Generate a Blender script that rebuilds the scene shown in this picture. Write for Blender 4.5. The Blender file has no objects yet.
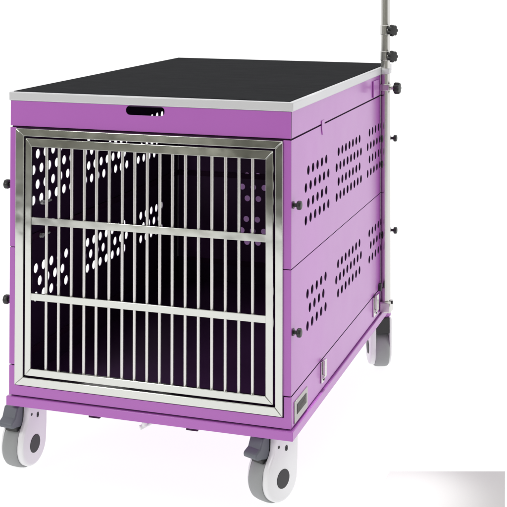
import bpy, bmesh, math, random
from mathutils import Vector, Matrix
random.seed(4)
sc = bpy.context.scene
C = sc.collection

# ------------------------------------------------------------------ camera
cam_d = bpy.data.cameras.new("camera")
cam = bpy.data.objects.new("camera", cam_d); C.objects.link(cam)
sc.camera = cam
yaw, pitch, roll = -0.31472, 0.02039, 0.0012
f = Vector((math.sin(yaw)*math.cos(pitch), math.cos(yaw)*math.cos(pitch), math.sin(pitch)))
r = Vector((math.cos(yaw), -math.sin(yaw), 0)); u = r.cross(f)
r2 = r*math.cos(roll)+u*math.sin(roll); u2 = -r*math.sin(roll)+u*math.cos(roll)
M = Matrix((r2, u2, -f)).transposed().to_4x4(); M.translation = Vector((1.24199, -2.20528, 1.03651))
cam.matrix_world = M
cam_d.sensor_width = 36; cam_d.sensor_fit = 'HORIZONTAL'
cam_d.lens = 36*1204.992/507
cam_d.shift_x = -(253.533-253.5)/507
cam_d.shift_y = -(253.5+62.06)/507          # a perspective-control (shift) lens
cam_d.clip_end = 500; cam_d.clip_start = 0.05

# ------------------------------------------------------------------ studio surroundings (world)
w = bpy.data.worlds.new("World"); sc.world = w; w.use_nodes = True
nt = w.node_tree; nt.nodes.clear()
out = nt.nodes.new('ShaderNodeOutputWorld'); bg = nt.nodes.new('ShaderNodeBackground')
tc = nt.nodes.new('ShaderNodeTexCoord'); sp = nt.nodes.new('ShaderNodeSeparateXYZ')
nt.links.new(tc.outputs['Generated'], sp.inputs[0])
rp = nt.nodes.new('ShaderNodeValToRGB')                # white cove behind, darker room towards the camera side
rp.color_ramp.elements[0].position = 0.22; rp.color_ramp.elements[0].color = (0.26, 0.255, 0.225, 1)
rp.color_ramp.elements[1].position = 0.42; rp.color_ramp.elements[1].color = (1, 1, 1, 1)
mp = nt.nodes.new('ShaderNodeMath'); mp.operation = 'MULTIPLY_ADD'; mp.inputs[1].default_value = .5; mp.inputs[2].default_value = .5
nt.links.new(sp.outputs['Y'], mp.inputs[0]); nt.links.new(mp.outputs[0], rp.inputs[0])
wn = nt.nodes.new('ShaderNodeTexNoise'); wn.inputs['Scale'].default_value = 13; wn.inputs['Detail'].default_value = 1.5
nt.links.new(tc.outputs['Generated'], wn.inputs['Vector'])
wr = nt.nodes.new('ShaderNodeValToRGB')                # unlit room with a few paler things in it, seen only in the metal
wr.color_ramp.elements[0].position = 0.46; wr.color_ramp.elements[0].color = (0.05, 0.047, 0.037, 1)
wr.color_ramp.elements[1].position = 0.62; wr.color_ramp.elements[1].color = (0.75, 0.74, 0.64, 1)
wm = nt.nodes.new('ShaderNodeMix'); wm.data_type = 'RGBA'
rp.color_ramp.elements[0].color = (0, 0, 0, 1)
nt.links.new(wn.outputs['Fac'], wr.inputs[0]); nt.links.new(rp.outputs[0], wm.inputs['Factor'])
nt.links.new(wr.outputs[0], wm.inputs['A']); wm.inputs['B'].default_value = (1, 1, 1, 1)
nt.links.new(wm.outputs['Result'], bg.inputs[0]); bg.inputs[1].default_value = 1.01
nt.links.new(bg.outputs[0], out.inputs[0])

def softbox(name, loc, target, size, power, col=(1, 1, 1)):
    d = bpy.data.lights.new(name, 'AREA'); d.shape = 'RECTANGLE'; d.size, d.size_y = size; d.energy = power; d.color = col
    o = bpy.data.objects.new(name, d); C.objects.link(o); o.location = loc
    o.rotation_euler = (Vector(target)-Vector(loc)).to_track_quat('-Z', 'Y').to_euler()
    return o
softbox("softbox_key", (-1.6, -3.4, 2.6), (0.3, 0.2, 0.4), (1.6, 1.2), 62)
sd = bpy.data.lights.new('added_card_spot', 'SPOT'); sd.energy = 105; sd.spot_size = math.radians(16); sd.spot_blend = 1; sd.shadow_soft_size = .05  # spot added only to bleach the left side of the floor card
so = bpy.data.objects.new('added_card_spot', sd); C.objects.link(so); so.location = (.735, .15, 1.7)
softbox("softbox_top", (0.6, 0.6, 3.4), (0.3, 0.5, 0.0), (2.6, 2.6), 28)

sc.view_settings.view_transform = 'Standard'; sc.view_settings.look = 'None'
sc.view_settings.exposure = 0; sc.view_settings.gamma = 1
sc.render.resolution_x = 1024; sc.render.resolution_y = 1024
try:
    sc.cycles.max_bounces = 10; sc.cycles.use_denoising = True
except Exception: pass

# ------------------------------------------------------------------ materials
def mat(name, col, rough=.5, metal=0., spec=.5, coat=0., noise=None, bump=None, emit=None, aniso=None, rvar=0.):
    m = bpy.data.materials.new(name); m.use_nodes = True
    t = m.node_tree; b = t.nodes['Principled BSDF']
    b.inputs['Base Color'].default_value = (*col, 1); b.inputs['Roughness'].default_value = rough
    b.inputs['Metallic'].default_value = metal; b.inputs['Specular IOR Level'].default_value = spec
    b.inputs['Coat Weight'].default_value = coat; b.inputs['Coat Roughness'].default_value = .12
    co = t.nodes.new('ShaderNodeTexCoord')
    def nz(scale, det=3, stretch=None):
        n = t.nodes.new('ShaderNodeTexNoise'); n.inputs['Scale'].default_value = scale; n.inputs['Detail'].default_value = det
        if stretch:
            mpn = t.nodes.new('ShaderNodeMapping'); mpn.inputs['Scale'].default_value = stretch
            t.links.new(co.outputs['Object'], mpn.inputs[0]); t.links.new(mpn.outputs[0], n.inputs['Vector'])
        else: t.links.new(co.outputs['Object'], n.inputs['Vector'])
        return n
    if noise:                                           # (scale, amount): slight unevenness of the colour itself
        n = nz(noise[0], 3, noise[2] if len(noise) > 2 else None); mx = t.nodes.new('ShaderNodeMix'); mx.data_type = 'RGBA'
        mx.inputs['A'].default_value = (*[c*(1-noise[1]) for c in col], 1)
        mx.inputs['B'].default_value = (*[min(1, c*(1+noise[1])) for c in col], 1)
        t.links.new(n.outputs['Fac'], mx.inputs['Factor']); t.links.new(mx.outputs['Result'], b.inputs['Base Color'])
    if rvar:
        n = nz(14, 4); mr = t.nodes.new('ShaderNodeMapRange')
        mr.inputs['To Min'].default_value = max(.02, rough-rvar); mr.inputs['To Max'].default_value = rough+rvar
        t.links.new(n.outputs['Fac'], mr.inputs['Value']); t.links.new(mr.outputs[0], b.inputs['Roughness'])
    if bump:                                            # list of (scale, strength, distance, stretch)
        prev = None
        for s, st, dist, stretch in bump:
            n = nz(s, 3, stretch); bp = t.nodes.new('ShaderNodeBump'); bp.inputs['Strength'].default_value = st; bp.inputs['Distance'].default_value = dist
            t.links.new(n.outputs['Fac'], bp.inputs['Height'])
            if prev: t.links.new(prev.outputs[0], bp.inputs['Normal'])
            prev = bp
        t.links.new(prev.outputs[0], b.inputs['Normal'])
    if emit:
        b.inputs['Emission Color'].default_value = (1, 1, 1, 1); b.inputs['Emission Strength'].default_value = emit
    return m

PURPLE = mat('purple_paint', (.45, .127, .505), .35, 0, .5, .42, noise=(5, .04), bump=[(3, .3, .008, None), (9, .25, .0015, None), (420, .05, .0003, None)], rvar=.05)
DARK = mat('shade_dark_interior', (.050, .018, .070), .45, 0, .3, noise=(6, .15))  # inner wall colour darkened to paint in the shade under the top
BACKIN = mat('shade_dark_purple', (.098, .034, .130), .4, 0, .3, noise=(6, .2))  # back wall and cage floor: interior shade put into the purple
SEAM = mat('seam_shadow_gasket', (.05, .012, .055), .6, 0, .2)
STEEL = mat('polished_steel', (.67, .68, .645), .15, 1, .5, bump=[(5, .5, .007, (1, 1, 1)), (12, .25, .0016, (1, 1, 1))], rvar=.07)
BARM = mat('bar_steel', (.74, .72, .71), .27, .9, .5, bump=[(30, .15, .0008, None)])
CHROME = mat('chrome', (.68, .67, .65), .26, 1, .5, bump=[(7, .2, .002, (1, 1, .5))])
ALU = mat('white_aluminium', (.66, .66, .68), .35, .15, .5, noise=(9, .03))
MAT = mat('black_ribbed_rubber', (.015, .0155, .0175), .8, 0, .03, noise=(60, .35, (.12, 1, 1)), bump=[(160, .7, .0016, (.08, 1, 1)), (700, .3, .0004, None)])
BLACK = mat('black_plastic', (.022, .023, .023), .38, 0, .5, bump=[(120, .1, .0004, None)])
TYRE = mat('grey_rubber', (.33, .34, .345), .55, 0, .4, noise=(30, .08))
TYRED = mat('dark_grey_hub', (.042, .042, .046), .5, 0, .4)
WHITE = mat('white_plastic', (.84, .84, .86), .3, 0, .5)
PEDAL = mat('grey_plastic', (.13, .14, .165), .42, 0, .5)
PLATE = mat('silver_label', (.46, .45, .43), .35, .3, .5)
LABK = mat('dark_label_field', (.025, .023, .02), .5, 0, .5, noise=(160, .5))
LABT = mat('pale_lettering', (.22, .20, .18), .5)
PLATEG = mat('green_tinted_plate', (.58, .70, .62), .6, 0, .4)  # green tint put in to offset the purple bounce light on the plate
FLOOR = mat('glowing_white_floor', (.20, .20, .20), .6, 0, .1, emit=.885)  # floor given an added glow that washes out shadows; no lamp there
CARDM = mat('floor_shade_grey', (.60, .605, .585), .7, 0, .1)  # grey stands in for shade on the floor
FLAGM = mat('black_board', (.015, .015, .015), .8, 0, .1)

# ------------------------------------------------------------------ helpers
def link(name, me, m, parent=None, bevel=None, smooth=True, segs=2):
    o = bpy.data.objects.new(name, me); C.objects.link(o)
    for mm in (m if isinstance(m, (list, tuple)) else [m]): me.materials.append(mm)
    if parent: o.parent = parent
    if smooth:
        for p in me.polygons: p.use_smooth = True
        try: me.set_sharp_from_angle(angle=math.radians(35))
        except Exception: pass
    if bevel:
        b = o.modifiers.new('bevel', 'BEVEL'); b.width = bevel; b.segments = segs; b.limit_method = 'ANGLE'; b.angle_limit = math.radians(40)
        b.harden_normals = False
    return o
def boxes(name, bl, m, parent=None, bevel=.0012):
    bm = bmesh.new()
    for (x0, x1, y0, y1, z0, z1) in bl:
        mt = Matrix.Translation(((x0+x1)/2, (y0+y1)/2, (z0+z1)/2)) @ Matrix.Diagonal((x1-x0, y1-y0, z1-z0, 1))
        bmesh.ops.create_cube(bm, size=1, matrix=mt)
    me = bpy.data.meshes.new(name); bm.to_mesh(me); bm.free()
    return link(name, me, m, parent, bevel)
def prism(bm, pts, vec):                                 # polygon (3-D points) extruded along vec
    a = [bm.verts.new(Vector(p)) for p in pts]; b = [bm.verts.new(Vector(p)+Vector(vec)) for p in pts]
    n = len(pts)
    bm.faces.new(a); bm.faces.new(b[::-1])
    for i in range(n): bm.faces.new((a[i], b[i], b[(i+1) % n], a[(i+1) % n]))
def finish(name, bm, m, parent=None, bevel=None, segs=2, smooth=True):
    bmesh.ops.recalc_face_normals(bm, faces=bm.faces[:])
    me = bpy.data.meshes.new(name); bm.to_mesh(me); bm.free()
    return link(name, me, m, parent, bevel, smooth, segs)
def cyl(bm, p0, p1, r0, r1=None, seg=24):
    p0, p1 = Vector(p0), Vector(p1); r1 = r0 if r1 is None else r1
    d = p1-p0; q = d.to_track_quat('Z', 'Y').to_matrix().to_4x4()
    bmesh.ops.create_cone(bm, cap_ends=True, segments=seg, radius1=r0, radius2=r1, depth=d.length, matrix=Matrix.Translation((p0+p1)/2) @ q)
def sheet(name, outline, holes, th, frame, m, parent=None, bev=0., mat_in=None):
    """flat plate with real openings: closed 2-D curve filled and extruded; frame maps (a,b,c)->world"""
    cu = bpy.data.curves.new(name, 'CURVE'); cu.dimensions = '2D'; cu.fill_mode = 'BOTH'; cu.extrude = th/2-bev; cu.bevel_depth = bev; cu.bevel_resolution = 1
    cu.offset = -bev
    for loop in [outline]+holes:
        s = cu.splines.new('POLY'); s.points.add(len(loop)-1)
        for i, (a, b) in enumerate(loop): s.points[i].co = (a, b, 0, 1)
        s.use_cyclic_u = True
    tmp = bpy.data.objects.new('tmp', cu); C.objects.link(tmp)
    dg = bpy.context.evaluated_depsgraph_get()
    me = bpy.data.meshes.new_from_object(tmp.evaluated_get(dg))
    bpy.data.objects.remove(tmp); bpy.data.curves.remove(cu)
    me.name = name; me.materials.clear()
    me.transform(Matrix.Translation((0, 0, 0)))
    bm = bmesh.new(); bm.from_mesh(me)
    bmesh.ops.remove_doubles(bm, verts=bm.verts[:], dist=1e-6)
    bmesh.ops.recalc_face_normals(bm, faces=bm.faces[:])
    for fc in bm.faces:
        fc.material_index = 1 if (mat_in and fc.normal.z < .5) else 0
    bm.transform(frame)
    if frame.to_3x3().determinant() < 0: bmesh.ops.reverse_faces(bm, faces=bm.faces[:])
    bm.to_mesh(me); bm.free()
    return link(name, me, [m, mat_in] if mat_in else m, parent, None, smooth=False)
def circ(a, b, rad, n=20): return [(a+rad*math.cos(2*math.pi*i/n), b+rad*math.sin(2*math.pi*i/n)) for i in range(n)]
def rect(a0, a1, b0, b1): return [(a0, b0), (a1, b0), (a1, b1), (a0, b1)]
def rrect(a0, a1, b0, b1, rad, n=6):
    P = []
    for ca, cb, s in ((a1-rad, b1-rad, 0), (a0+rad, b1-rad, 90), (a0+rad, b0+rad, 180), (a1-rad, b0+rad, 270)):
        for i in range(n+1):
            t = math.radians(s+90*i/n); P.append((ca+rad*math.cos(t), cb+rad*math.sin(t)))
    return P
# frames: local (a,b,c) -> world; c = outward normal
def F_right(x): return Matrix(((0, 0, 1, x), (1, 0, 0, 0), (0, 1, 0, 0), (0, 0, 0, 1)))
def F_left(x):  return Matrix(((0, 0, -1, x), (1, 0, 0, 0), (0, 1, 0, 0), (0, 0, 0, 1)))
def F_front(y): return Matrix(((1, 0, 0, 0), (0, 0, -1, y), (0, 1, 0, 0), (0, 0, 0, 1)))
def F_back(y):  return Matrix(((1, 0, 0, 0), (0, 0, 1, y), (0, 1, 0, 0), (0, 0, 0, 1)))

W, D = .600, .930
ZT, ZTB, ZC, ZM, ZL, ZF, ZFB = .7707, .7527, .700, .4542, .2155, .1514, .1327
FZ = -.012
G = .0016                                               # half seam

# ------------------------------------------------------------------ setting
fl = boxes('floor', [(-30, 30, -2.25, 45, FZ-.05, FZ)], FLOOR, None, None); fl['kind'] = 'structure'

# ------------------------------------------------------------------ the cage trolley
root = bpy.data.objects.new('pet_cage_trolley', None); C.objects.link(root)
root['label'] = 'purple metal dog cage trolley with black table top, barred steel door and four casters'
root['category'] = 'dog cage'

# table top
tt = boxes('tabletop_trim', [(-.0038, W+.0038, -.0011, D+.002, ZTB, ZT)], ALU, root, .0022)
boxes('tabletop_mat', [(.003, W-.0045, .006, D-.005, ZT-.004, ZT+.0012)], MAT, root, .001)

# holes
TH = .0025
HR = .0094
def grid(rows):
    H = []
    for z, y0, n, dy in rows:
        for k in range(n): H.append(circ(y0+k*dy, z, HR))
    return H
def upper(dy=0, dz=0):
    R = []
    for i, z in enumerate((.6225, .5905, .5575, .526)):
        if i % 2 == 0: R += [(z+dz, .1225+dy, 5, .0353), (z+dz, .3715+dy, 7, .0338), (.0+z+dz, .6815+dy, 5, .0345)]
        else: R += [(z+dz, .1040+dy, 6, .0354), (z+dz, .3535+dy, 8, .0336), (z+dz, .6610+dy, 6, .0352)]
    return grid(R)
def lower(dy=0, dz=0):
    R = []
    for i, z in enumerate((.3790, .3478, .3155) if dy == 0 else (.3800, .3500, .3200)):
        if i % 2 == 0: R += [(z+dz, .1163+dy, 5, .0353), (z+dz, .3667+dy, 7, .0343), (z+dz, .6780+dy, 5, .0345)]
        else: R += [(z+dz, .1340+dy, 4, .0352), (z+dz, .3500+dy, 8, .0339), (z+dz, .6950+dy, 4, .0352)]
    return grid(R)
for fr, x, dy, dz in ((F_right, W-TH/2, 0, 0), (F_left, TH/2, -.008, .004)):
    HR = .0094 if dy == 0 else .0103
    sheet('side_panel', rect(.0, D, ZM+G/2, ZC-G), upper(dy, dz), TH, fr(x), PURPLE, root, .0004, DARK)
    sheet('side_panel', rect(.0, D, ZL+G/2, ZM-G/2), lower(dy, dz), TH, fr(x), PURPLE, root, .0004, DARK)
# back panels with one perforated patch
Hl = []
for z, n, x0 in ((.4555, 2, .2040), (.4245, 3, .1905), (.3935, 2, .2050), (.3372, 2, .2020), (.3060, 3, .1890), (.2750, 2, .2040)):
    for k in range(n): Hl.append(circ(x0+k*.0315, z, .0080))
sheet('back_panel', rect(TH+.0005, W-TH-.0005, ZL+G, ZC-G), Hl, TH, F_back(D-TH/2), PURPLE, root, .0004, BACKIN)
boxes('backing_plate', [(.150, .300, D+.040, D+.042, .22, .49)], PLATEG, root, .0005)  # plate added behind the holes to make them read dim grey
bm = bmesh.new(); cyl(bm, (.158, D+.0005, .36), (.158, D+.0395, .36), .004, seg=12); finish('spacer', bm, CHROME, root, None)

# cap (hollow, with the hand slot)
cap = sheet('top_rail', rect(0, W, ZC+G, ZTB), [rrect(.2579, .3404, .7338, .7520, .0085)], TH, F_front(TH/2), PURPLE, root, .0004, DARK)
for fr, x in ((F_right, W-TH/2), (F_left, TH/2)):
    sheet('top_rail', rect(TH, D, ZC+G, ZTB), [], TH, fr(x), PURPLE, root, .0004, DARK)
sheet('top_rail', rect(TH, W-TH, ZC+G, ZTB), [], TH, F_back(D-TH/2), PURPLE, root, .0004, DARK)
# inner lips behind the seams
bl = []
for z in (ZC, ZM, ZL):
    for x0, x1 in ((TH+.0005, TH+.003), (W-TH-.003, W-TH-.0005)):
        bl.append((x0, x1, .004, D-.004, z-.007, z+.007))
    bl.append((TH+.003, W-TH-.003, D-TH-.003, D-TH-.0005, z-.007, z+.007))
boxes('seam_strip', bl, SEAM, root, None)
# inner panel under table, shade put into its colour
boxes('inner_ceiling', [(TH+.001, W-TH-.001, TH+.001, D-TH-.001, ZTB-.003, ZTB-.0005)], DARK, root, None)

# front posts, one pair per section
for z0, z1 in ((ZM+G/2, ZC-G), (ZL+G/2, ZM-G/2)):
    for x0, x1 in ((.0003, .0142), (.5845, W-.0003)):
        boxes('front_post', [(x0, x1, -.0012, -.0001, z0, z1), (x0+TH+.001 if x0 < .3 else x0, x1 if x0 < .3 else x1-TH-.001, .0001, .016, z0, z1)], PURPLE, root, .0004)
for zz in (ZM, ZL):
    for x0, x1 in ((.004, .013), (.586, W-.004)): boxes('seam_strip', [(x0, x1, .003, .015, zz-.007, zz+.007)], SEAM, root, None)

# base tray and flange
TZ = .1745
sheet('base_tray', [(0, ZF+.003), (W, ZF+.003), (W, ZL-G), (.586, ZL-G), (.586, TZ), (.014, TZ), (.014, ZL-G), (0, ZL-G)], [], .004, F_front(.0008), PURPLE, root, .0005)
bm = bmesh.new(); cyl(bm, (.158, D+.0005, .36), (.158, D+.0395, .36), .004, seg=12); finish('spacer', bm, CHROME, root, None)
for fr, x in ((F_right, W-.0015), (F_left, .0015)):
    sheet('base_tray', rect(.003, D, ZF+.003, ZL-G), [], .003, fr(x), PURPLE, root, .0004, DARK)
sheet('base_tray', rect(.003, W-.003, ZF+.003, ZL-G), [], .003, F_back(D-.0015), PURPLE, root, .0004, DARK)
boxes('cage_floor', [(.0035, W-.0035, .004, D-.004, ZF-.001, ZF+.012)], BACKIN, root, None)
boxes('base_flange', [(-.0047, W+.0047, -.0047, D+.006, ZFB, ZF)], PURPLE, root, .0016)
for x in (.1885, .3976):
    boxes('underside_tab', [(x-.012, x+.012, .004, .03, ZFB-.007, ZFB)], SEAM, root, .0008)
bm = bmesh.new(); cyl(bm, (.298, .004, ZFB), (.298, .004, ZFB-.009), .0055, seg=16); cyl(bm, (.290, .0, ZFB-.0125), (.302, .012, ZFB-.0075), .0048, .004, seg=16); cyl(bm, (.302, .012, ZFB-.009), (.311, .012, ZFB-.003), .0035, seg=12)
finish('drain_plug', bm, WHITE, root, .0006)

# stainless surround of the door opening: mitred flat bars
def mitre_ring(bm, x0, x1, z0, z1, w, y0, y1):
    wl, wr_, wb, wt = w if isinstance(w, tuple) else (w,)*4
    xi0, xi1, zi0, zi1 = x0+wl, x1-wr_, z0+wb, z1-wt
    g = .00012
    for P in ([(x0, z0), (x0, z1), (xi0, zi1), (xi0, zi0)], [(x1, z0), (xi1, zi0), (xi1, zi1), (x1, z1)],
              [(x0, z1), (x1, z1), (xi1, zi1), (xi0, zi1)], [(x0, z0), (xi0, zi0), (xi1, zi0), (x1, z0)]):
        cx = sum(p[0] for p in P)/4; cz = sum(p[1] for p in P)/4
        prism(bm, [(a+(g if a < cx else -g), y0, b+(g if b < cz else -g)) for a, b in P], (0, y1-y0, 0))
bm = bmesh.new(); mitre_ring(bm, .0143, .5843, .1768, .6972, (.0192, .0150, .0168, .0155), -.0055, .012)
sur = finish('door_surround', bm, STEEL, root, .0011)
bm = bmesh.new()
for P in ([.0128, .0143, .1755, .6985], [.5843, .5856, .1755, .6985]): prism(bm, [(P[0], .0, P[2]), (P[1], .0, P[2]), (P[1], .0, P[3]), (P[0], .0, P[3])], (0, .01, 0))
for P in ([.0128, .5856, .6972, .6985], [.0128, .5856, .1752, .1768]): prism(bm, [(P[0], .0, P[2]), (P[1], .0, P[2]), (P[1], .0, P[3]), (P[0], .0, P[3])], (0, .01, 0))
finish('gasket', bm, SEAM, sur, None)
boxes('seam_strip', [(TH+.001, W-TH-.001, .0042, .0060, .6985, .7075)], SEAM, root, None)

# door
bm = bmesh.new(); mitre_ring(bm, .0372, .5652, .1975, .6780, (.0136, .0150, .0150, .0175), -.0050, .0020)
door = finish('door', bm, STEEL, root, .001)
for z0, z1 in ((.5032, .5180), (.3500, .3644)):
    boxes('rail', [(.0509, .5514, -.0042, -.0002, z0, z1)], STEEL, door, .0008)
bx = [.0813, .1092, .1376, .1658, .1927, .2205, .2491, .2758, .3027, .3295, .3561, .3834, .4109, .4385, .4664, .4940, .5217]
bm = bmesh.new(); cyl(bm, (0, .0032, .2104), (0, .0032, .6656), .0034, seg=20)
b0 = finish('bar', bm, BARM, door, None); b0.location.x = bx[0]+.0005
for x in bx[1:]:
    o = b0.copy(); C.objects.link(o); o.parent = door; o.location.x = x+.0005
# butterfly fasteners on the inner side of the left wall
def wingnut(y, z):
    bm = bmesh.new(); cyl(bm, (TH, y, z), (TH+.010, y, z), .005, seg=12)
    cyl(bm, (TH+.009, y-.012, z), (TH+.009, y+.030, z), .0028, .0022, seg=10)
    finish('wing_nut', bm, WHITE, root, .0006)
wingnut(.128, .521); wingnut(.121, .452)

# knobs ---------------------------------------------------------------
def knob(loc, axis, rad=.0085, ln=.010, stem=.010, star=False, parent=None, name='locking_knob'):
    ax = Vector(axis).normalized(); bm = bmesh.new(); n = 42
    prof = [(0, .86), (.18, 1.0), (.75, 1.0), (.93, .90), (1.0, .70)]
    rings = []
    for t, s in prof:
        ring = []
        for i in range(n):
            a = 2*math.pi*i/n
            m_ = 1.0 - (.20 if star else .06)*(0.5-0.5*math.cos(a*(7 if star else 6)))**2
            ring.append(bm.verts.new((rad*s*m_*math.cos(a), rad*s*m_*math.sin(a), stem+ln*t)))
        rings.append(ring)
    for a, b in zip(rings, rings[1:]):
        for i in range(n): bm.faces.new((a[i], a[(i+1) % n], b[(i+1) % n], b[i]))
    bm.faces.new(rings[0][::-1]); bm.faces.new(rings[-1])
    q = ax.to_track_quat('Z', 'Y').to_matrix().to_4x4(); T = Matrix.Translation(loc) @ q
    bm.transform(T)
    k = finish(name, bm, BLACK, parent or root)
    if k is not None:
        bm = bmesh.new(); cyl(bm, (0, 0, -.001), (0, 0, stem+.001), rad*(.32 if star else .42), seg=14)
        if not star: cyl(bm, (0, 0, 0), (0, 0, .0022), rad*.8, seg=18)
        bm.transform(T); finish('stem', bm, CHROME if star else BLACK, k)
    return k
for z in (.5745, .3335): knob((W, .012, z), (1, 0, 0), .0088, .0085, .0085)
for z in (.5790, .3425): knob((0, .012, z), (-1, 0, 0), .0098, .0105, .0085)
for z in (.5769, .3369): knob((W, .920, z), (1, 0, 0), .0088, .0085, .0115)

# seam hooks and toggle latches on the side ---------------------------------
def hook(y, z):
    bm = bmesh.new()
    prism(bm, [(W, y-.010, z+.004), (W, y+.012, z+.004), (W, y+.012, z-.010), (W, y+.006, z-.026), (W, y-.004, z-.026), (W, y-.010, z-.010)], (.0018, 0, 0))
    finish('seam_hook', bm, PURPLE, root, .0009)
hook(.232, .7045)
def latch(y, z0, z1, w_):
    bm = bmesh.new()
    prism(bm, [(W+.0002, y-w_/2, z0), (W+.0002, y+w_/2, z0), (W+.0002, y+w_/2, z1), (W+.0002, y-w_/2, z1)], (.0035, 0, 0))
    o = finish('toggle_latch', bm, CHROME, root, .0009)
    bm = bmesh.new(); prism(bm, [(W+.004, y-w_*.32, z0+.012), (W+.004, y+w_*.32, z0+.012), (W+.004, y+w_*.32, z1+.004), (W+.004, y-w_*.32, z1+.004)], (.005, 0, 0))
    cyl(bm, (W+.004, y-w_*.42, z0+.014), (W+.004, y+w_*.42, z0+.014), .0042, seg=14)
    finish('lever', bm, CHROME, o, .0008)
    bm = bmesh.new()
    for zz in (z0+.006,): cyl(bm, (W+.003, y+w_*.1, zz), (W+.0052, y+w_*.1, zz), .003, seg=12)
    finish('screw', bm, BLACK, o)
latch(.226, .1690, .2130, .022)
latch(.735, .1660, .2130, .040)
bm = bmesh.new(); prism(bm, [(W+.0002, .715, .703), (W+.0002, .775, .703), (W+.0002, .775, .744), (W+.0002, .715, .744)], (.0035, 0, 0))
finish('upper_latch', bm, PURPLE, root, .0015)

# rating plate: silver surround with a dark printed field (its lettering is too small to read in the photograph)
pl = sheet('rating_plate', rect(.0187, .1113, .1575, .1985), [], .0016, F_right(W+.0009), PLATE, root, .0003)
fd = sheet('printed_field', rect(.0346, .1003, .1710, .1895), [], .0006, F_right(W+.0021), LABK, pl)
bm = bmesh.new()
for i in range(7):
    y = .041+i*.0078; h = random.uniform(.007, .011)
    prism(bm, [(W+.0025, y, .1745), (W+.0025, y+.0022, .1745), (W+.0025, y+.0030, .1745+h), (W+.0025, y+.0010, .1745+h)], (.0003, 0, 0))
finish('lettering', bm, LABT, pl, None, smooth=False)

# pole ------------------------------------------------------------------
PX, PY = .6125, .812
bm = bmesh.new(); cyl(bm, (PX, PY, .168), (PX, PY, 1.28), .0118, seg=40)
pole = finish('grooming_pole', bm, CHROME, root, .0015)
for z in (.8656, .8000):
    bm = bmesh.new(); cyl(bm, (PX, PY, z-.012), (PX, PY, z+.012), .0132, seg=40)
    finish('clamp_collar', bm, CHROME, pole, .001)
boxes('pole_bracket', [(W+.0042, PX+.0125, PY-.0145, PY+.0145, .7550, .7690)], ALU, pole, .002)
boxes('pole_bracket', [(W+.0002, PX+.0125, PY-.0140, PY+.0140, .7120, .7290)], CHROME, pole, .002)
boxes('foot_bracket', [(W+.0002, PX+.0155, PY-.020, PY+.018, .1560, .1830)], CHROME, pole, .003)
bm = bmesh.new(); cyl(bm, (PX+.012, PY-.002, .1800), (PX+.0185, PY-.002, .1800), .0042, seg=14); finish('bolt', bm, BLACK, pole, .0006)
bm = bmesh.new(); cyl(bm, (W+.0, .7868, .2220), (W+.007, .7868, .2220), .010, seg=14); finish('bolt', bm, BLACK, pole, .0006)
ax = (.78, -.62, .0)
for z in (.8656, .8000): knob((PX, PY, z), ax, .0150, .012, .022, True, pole, 'star_knob')
knob((PX, PY, .7195), (1, -.12, 0), .0150, .015, .0235, True, pole, 'star_knob')

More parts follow.
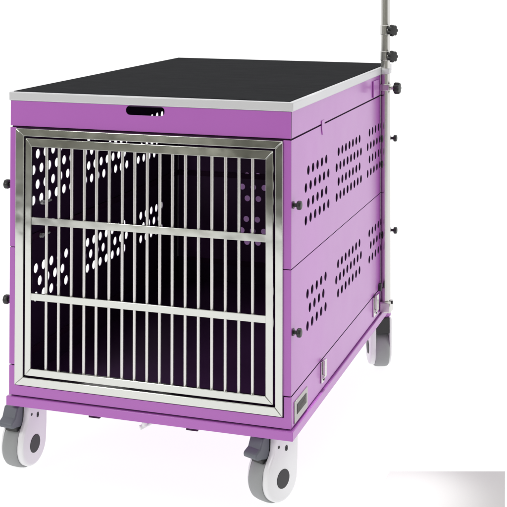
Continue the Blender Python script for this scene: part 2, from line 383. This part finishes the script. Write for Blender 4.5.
# casters -----------------------------------------------------------------
def shell_profile():
    P = []; R_ = .0450
    for i in range(0, 29):                                 # round bottom from rear (+y) round the bottom to the front (-y)
        a = math.radians(0-190*i/28); P.append((R_*math.cos(a), R_*math.sin(a)))
    P += [(-.0420, .022), (-.0345, .037), (-.0265, .049), (-.0225, .060), (-.0215, .072), (-.0215, .086), (.0465, .086), (.0475, .070), (.0470, .030)]
    return P
PR = shell_profile()
def caster(cx, cy, ang, first=None):
    e = bpy.data.objects.new('caster', None); C.objects.link(e); e.parent = root
    e.location = (cx, cy, FZ+.050); e.rotation_euler = (0, 0, ang)
    if first:
        for ch in first.children:
            c = ch.copy(); C.objects.link(c); c.parent = e
        return e
    # tyre: rounded tread revolved about local X
    bm = bmesh.new(); n = 56
    pf = [(-.0172, .034), (-.0172, .0475), (-.0150, .0490), (-.008, .0499), (0, .0500), (.008, .0499), (.0150, .0490), (.0172, .0475), (.0172, .034)]
    rings = [[bm.verts.new((x, rr*math.cos(2*math.pi*i/n), rr*math.sin(2*math.pi*i/n))) for i in range(n)] for x, rr in pf]
    for a, b in zip(rings, rings[1:]):
        for i in range(n): bm.faces.new((a[i], a[(i+1) % n], b[(i+1) % n], b[i]))
    bm.faces.new(rings[0]); bm.faces.new(rings[-1][::-1])
    finish('tyre', bm, TYRE, e)
    for s in (1, -1):
        bm = bmesh.new()
        layers = [(.0176, 1.0), (.0235, 1.0), (.0275, .985), (.0300, .950), (.0312, .885)]
        rings = [[bm.verts.new((s*(x if s > 0 else .0176+(x-.0176)*.45), .004*(1-k)+y*k, z*k+(.01*(1-k)))) for y, z in PR] for x, k in layers]
        m_ = len(PR)
        for a, b in zip(rings, rings[1:]):
            for i in range(m_): bm.faces.new((a[i], a[(i+1) % m_], b[(i+1) % m_], b[i]))
        bm.faces.new(rings[0]); bm.faces.new(rings[-1][::-1])
        sc_ = finish('wheel_cover', bm, WHITE, e)
        bm = bmesh.new(); q = 1 if s > 0 else .76; cyl(bm, (s*.0300*q, 0, 0), (s*.0322*q, 0, 0), .0187, .0182, seg=36); finish('hub_cap', bm, TYRED, e, .0005)
        bm = bmesh.new(); cyl(bm, (s*.030*q, .0095, .0545), (s*.0318*q, .0095, .0545), .0038, seg=16); cyl(bm, (s*.030*q, .0095, .0580), (s*.0318*q, .0095, .0580), .0038, seg=16)
        cyl(bm, (s*.030*q, -.0130, .0640), (s*.0316*q, -.0130, .0640), .0030, seg=12); finish('axle_bolt', bm, TYRED, e)
    # fork crown and swivel
    bm = bmesh.new()
    prism(bm, [(-.0176, y, z) for y, z in ((-.0215, .054), (.046, .045), (.046, .0855), (-.0215, .0855))], (.0352, 0, 0))
    finish('fork_crown', bm, BLACK, e, .002)
    bm = bmesh.new(); cyl(bm, (0, .016, .0855), (0, .016, .0947), .026, seg=36); finish('swivel_plate', bm, PURPLE, e, .001)
    # brake pedal
    bm = bmesh.new()
    pts = [(-.0220, .0880), (-.0420, .0850), (-.0500, .0660), (-.0610, .0600), (-.0640, .0555), (-.0620, .0500), (-.0560, .0465), (-.0440, .0450), (-.0330, .0425), (-.0220, .0430)]
    prism(bm, [(-.0165, y, z) for y, z in pts], (.0330, 0, 0))
    finish('brake_pedal', bm, PEDAL, e, .0028, 3)
    bm = bmesh.new(); prism(bm, [(-.0140, y, z) for y, z in ((-.020, .042), (-.044, .0445), (-.041, .0350), (-.030, .0330), (-.020, .036))], (.028, 0, 0))
    finish('brake_shoe', bm, BLACK, e, .0012)
    return e
c0 = caster(.541, .062, math.radians(-23.7))
caster(.000, .056, math.radians(-5), c0)
caster(.5775, .903, math.radians(-158), c0)
caster(.035, .880, math.radians(-15), c0)

# made-up card standing for grey floor shade, one side bleached by an added spot
cd = sheet('floor_shade_card', [(.735, .2595), (.735, -.10), (1.008, -.10), (.961, .3338)], [], .0015, Matrix.Translation((0, 0, FZ+.0016)), CARDM, None, .0002)
cd['label'] = 'made-up thin grey card standing in for shade on the white floor, lower right corner'; cd['category'] = 'card'
